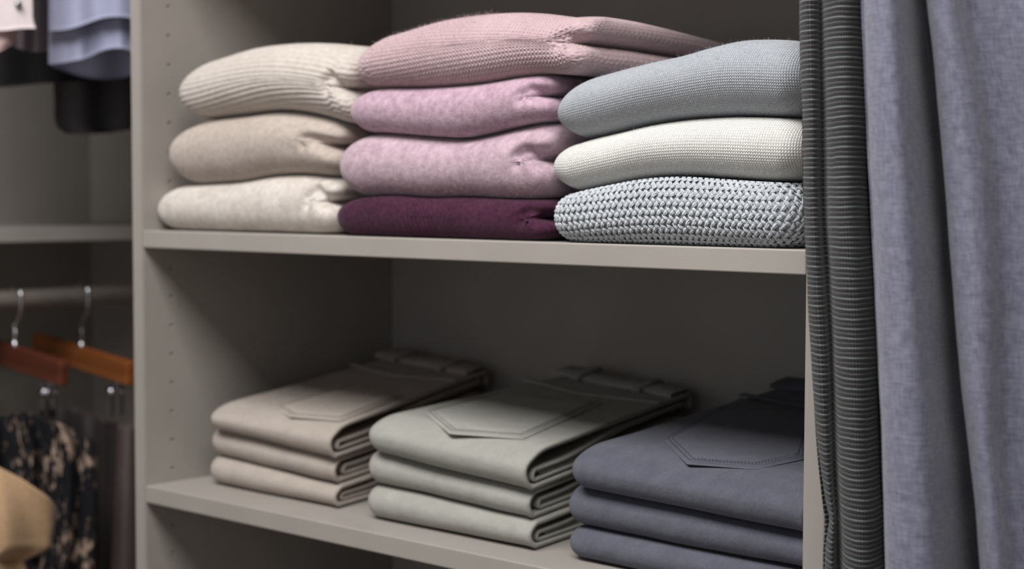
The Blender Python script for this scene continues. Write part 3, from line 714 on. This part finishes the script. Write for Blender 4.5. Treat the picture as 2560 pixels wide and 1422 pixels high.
hanger('red-brown wooden clip hanger holding the black patterned skirt', h1y, 40, 866, WOOD_R, -.10)
hanger('orange-brown wooden clip hanger beside the cabinet panel', h2y, 205, 868, WOOD_O, -.12)

def drape(name, label, cat, mat, Lp, Rp, top, bot, t0, thick=.03, folds=(), bulge=.0, nu=60, nv=70, part='cloth', root=None, slant=0., wob=.001, seed=0):
    """hanging cloth body: outline from the photo at the distance where it hangs, with a front, a back and folds"""
    u = np.linspace(0, 1, nu)[None]; v = np.linspace(0, 1, nv)[:, None]
    px0 = Lp(np.float64(0))*0
    pxg = np.zeros((nv, nu)); pyg = np.zeros((nv, nu))
    um = np.broadcast_to(u, (nv, nu))
    pxa = Lp(np.full(nu, .5*(top(np.float64(.5))+bot(np.float64(.5)))))
    tp, bt = top(um), bot(um); pyg = tp+(bt-tp)*v; pxg = Lp(pyg)+(Rp(pyg)-Lp(pyg))*um
    prof = np.sqrt(np.maximum(0, 1-(2*um-1)**2))**.5
    t = t0+slant*um-bulge*prof
    for f, a, ph, sl in folds: t = t+a*np.sin(2*np.pi*(f*um+sl*v)+ph)*prof
    Fp = at(pxg, pyg, t); Bp = at(pxg, pyg, t0+slant*um+thick*prof+.0015)
    Fp = Fp+wob*lump(Fp[..., 0], Fp[..., 1], Fp[..., 2], seed, 60)[..., None]*-FW
    n = nu*nv; V = np.concatenate([Fp.reshape(-1, 3), Bp.reshape(-1, 3)]); g = grid_faces(nv, nu)
    F = g[:, ::-1].tolist()+(g+n).tolist()
    for i in range(nv-1):
        for j in (0, nu-1): a, b = i*nu+j, (i+1)*nu+j; F.append([a, b, b+n, a+n])
    for j in range(nu-1):
        for i in (0, nv-1): a, b = i*nu+j, i*nu+j+1; F.append([a, b, b+n, a+n])
    U = np.cumsum(np.concatenate([np.zeros((nv, 1)), np.linalg.norm(np.diff(Fp, axis=1), axis=-1)], 1), 1)
    uv = np.stack([U, Fp[..., 2]], -1).reshape(-1, 2)
    if root is None:
        b = Fp[-1].mean(0); root = empty(name, b); tag(root, label, cat)
    raw(part, V, F, mat, root, True, np.concatenate([uv, uv])); return root
K = lambda c: (lambda q: np.full(np.shape(q), float(c)))
pt = lambda *p: crv(p)          # outline x as a function of photo y: (y, x) pairs, or y as a function of u: (u, y) pairs
LBLUE = m_chambray('light_blue_shirting', (172, 174, 200), (158, 160, 188), 1.5)
LPINK = m_chambray('pale_pink_cotton', (226, 212, 214), (214, 200, 203), 1.5)
LMAUV = m_chambray('grey_mauve_cotton', (112, 98, 106), (92, 80, 88), 1.5)
LBLACK = m_chambray('black_wool_cloth', (30, 28, 31), (20, 19, 21), 1.5)
LCHAR = m_chambray('charcoal_cloth', (74, 72, 74), (60, 58, 60), 1.5)
LBROWN = m_chambray('dark_brown_cloth', (62, 53, 52), (46, 39, 39), 1.5)
LTAUPE = m_chambray('taupe_brown_cloth', (96, 82, 80), (76, 64, 63), 1.5)
LTAN = m_chambray('camel_cotton', (186, 155, 122), (166, 136, 105), 1.2)
def m_lace():
    m = Mat('black_cloth_with_blossom_print', .85, .2); U, V, uvv = m.uv()
    f = m.noise(m.vec(m.math('MULTIPLY', U, 95), m.math('MULTIPLY', V, 44)), 1, 5, .72); g = m.noise(m.vec(U, V), 14, 2)
    k = m.math('ADD', f, m.math('MULTIPLY', g, .5))
    m.color(m.ramp(k, [(.80, L((26, 26, 31))), (.86, L((168, 146, 130)))])); return m.m
HI = -760
sh = drape('shirt', 'light blue shirt with a curved hem hanging over dark clothes', 'shirt', LBLUE, K(121), K(352), K(HI), pt((0, 161), (.21, 155), (.45, 141), (.57, 128), (.69, 121), (.8, 121), (.9, 127), (1, 140)), 2.03, .05, [(2.2, .006, .6, .0), (4.5, .002, 0, .2)], .015, part='front_panel')
drape('', '', '', LBLUE, K(122), K(352), K(HI), pt((0, 78), (.21, 73), (.39, 60), (.57, 46), (.69, 42), (.8, 42), (.9, 46), (1, 55)), 2.005, .006, [(2.2, .006, .6, .0)], .017, part='sleeve', root=sh)
drape('', '', '', LBLUE, K(128), K(356), K(HI), pt((0, 166), (.3, 190), (.55, 198), (.8, 194), (1, 180)), 2.12, .02, [(1.5, .008, 0, 0)], -.01, part='back_panel', root=sh)
pk = drape('snap_jacket', 'pale pink jacket with a metal snap on its front tab', 'jacket', LPINK, K(-70), pt((HI, 80), (20, 83), (50, 84), (66, 88), (75, 92)), K(HI), pt((0, 76), (.55, 76), (.75, 72), (1, 71)), 1.93, .012, [(1.2, .003, 0, 0)], .006, part='front_tab')
drape('', '', '', m_chambray('dusty_pink_lining', (196, 168, 166), (180, 152, 151)), K(-70), pt((HI, 46), (70, 46), (95, 43), (115, 30), (132, 8)), K(HI), pt((0, 136), (.6, 134), (.85, 128), (1, 110)), 1.96, .03, [(.8, .006, 1, 0)], .02, part='cuff', root=pk)
c0 = at(46., 11., 1.918)
for rad, dd, nm, mt in ((.0042, .0, 'snap_ring', m_plain('dark_metal', (70, 72, 66), .3, .5, .9)), (.0028, -.003, 'snap_button', CHROME)):
    bm = bmesh.new(); bmesh.ops.create_uvsphere(bm, u_segments=16, v_segments=10, radius=rad)
    for v in bm.verts: v.co = Vector(c0+dd*FW)+Vector((v.co.x, v.co.y, v.co.z))
    from_bm(nm, bm, mt, pk, True)
drape('blouse', 'grey-mauve blouse hanging between the pink jacket and the light blue shirt', 'blouse', LMAUV, K(36), K(126), K(HI), pt((0, 118), (.3, 126), (.7, 130), (1, 128)), 2.10, .03, [(2.5, .012, 0, .1)], .01)
drape('dark_skirt', 'black cloth hanging below the pale shirts', 'skirt', LBLACK, K(-90), K(352), K(HI), pt((0, 224), (.2, 219), (.5, 207), (.75, 200), (1, 196)), 2.19, .05, [(3, .012, 0, .1)], .01)
drape('dark_coat', 'charcoal coat hem hanging lowest beside the cabinet panel', 'coat', LCHAR, pt((HI, 138), (250, 136), (310, 140), (328, 150), (336, 168)), K(356), K(HI), pt((0, 334), (.3, 334), (.6, 332), (1, 318)), 2.28, .04, [(2, .01, 0, .1)], .01)
LO = 1900
drape('patterned_skirt', 'black skirt with pale blossom print clipped to a wooden hanger', 'skirt', m_lace(), K(-90), pt((1000, 170), (1060, 212), (1110, 236), (1200, 242), (1422, 236), (LO, 250)), pt((0, 1046), (.3, 1040), (.55, 1030), (.7, 1046), (.85, 1066), (1, 1100)), K(LO), 2.17, .05, [(3.5, .014, 0, .15), (7, .005, 1, .2)], .02)
drape('brown_trousers', 'dark brown trousers hanging behind the patterned skirt', 'trousers', LBROWN, K(110), K(296), pt((0, 1000), (.4, 1020), (.7, 1040), (1, 1058)), K(LO), 2.36, .03, [(2.5, .014, 0, .1)], .01)
drape('taupe_trousers', 'taupe brown trousers hanging tight against the cabinet panel', 'trousers', LTAUPE, pt((1000, 296), (1150, 292), (1422, 278), (LO, 268)), K(360), K(1062), K(LO), 2.26, .04, [(1.5, .010, 0, .05)], .01)
drape('tan_jacket', 'camel jacket sleeve bulging beside the patterned skirt', 'jacket', LTAN, K(-150), pt((1050, 138), (1200, 140), (1258, 141), (1300, 138), (1345, 131), (1372, 122), (1386, 96), (1400, 66), (1422, 68), (LO, 80)), pt((0, 1110), (.3, 1140), (.5, 1166), (.7, 1196), (.85, 1226), (.95, 1248), (1, 1268)), K(LO), 1.93, .07, [(.8, .016, 1.2, .7), (1.7, .009, .5, -1.3)], .045, nu=80, nv=110)
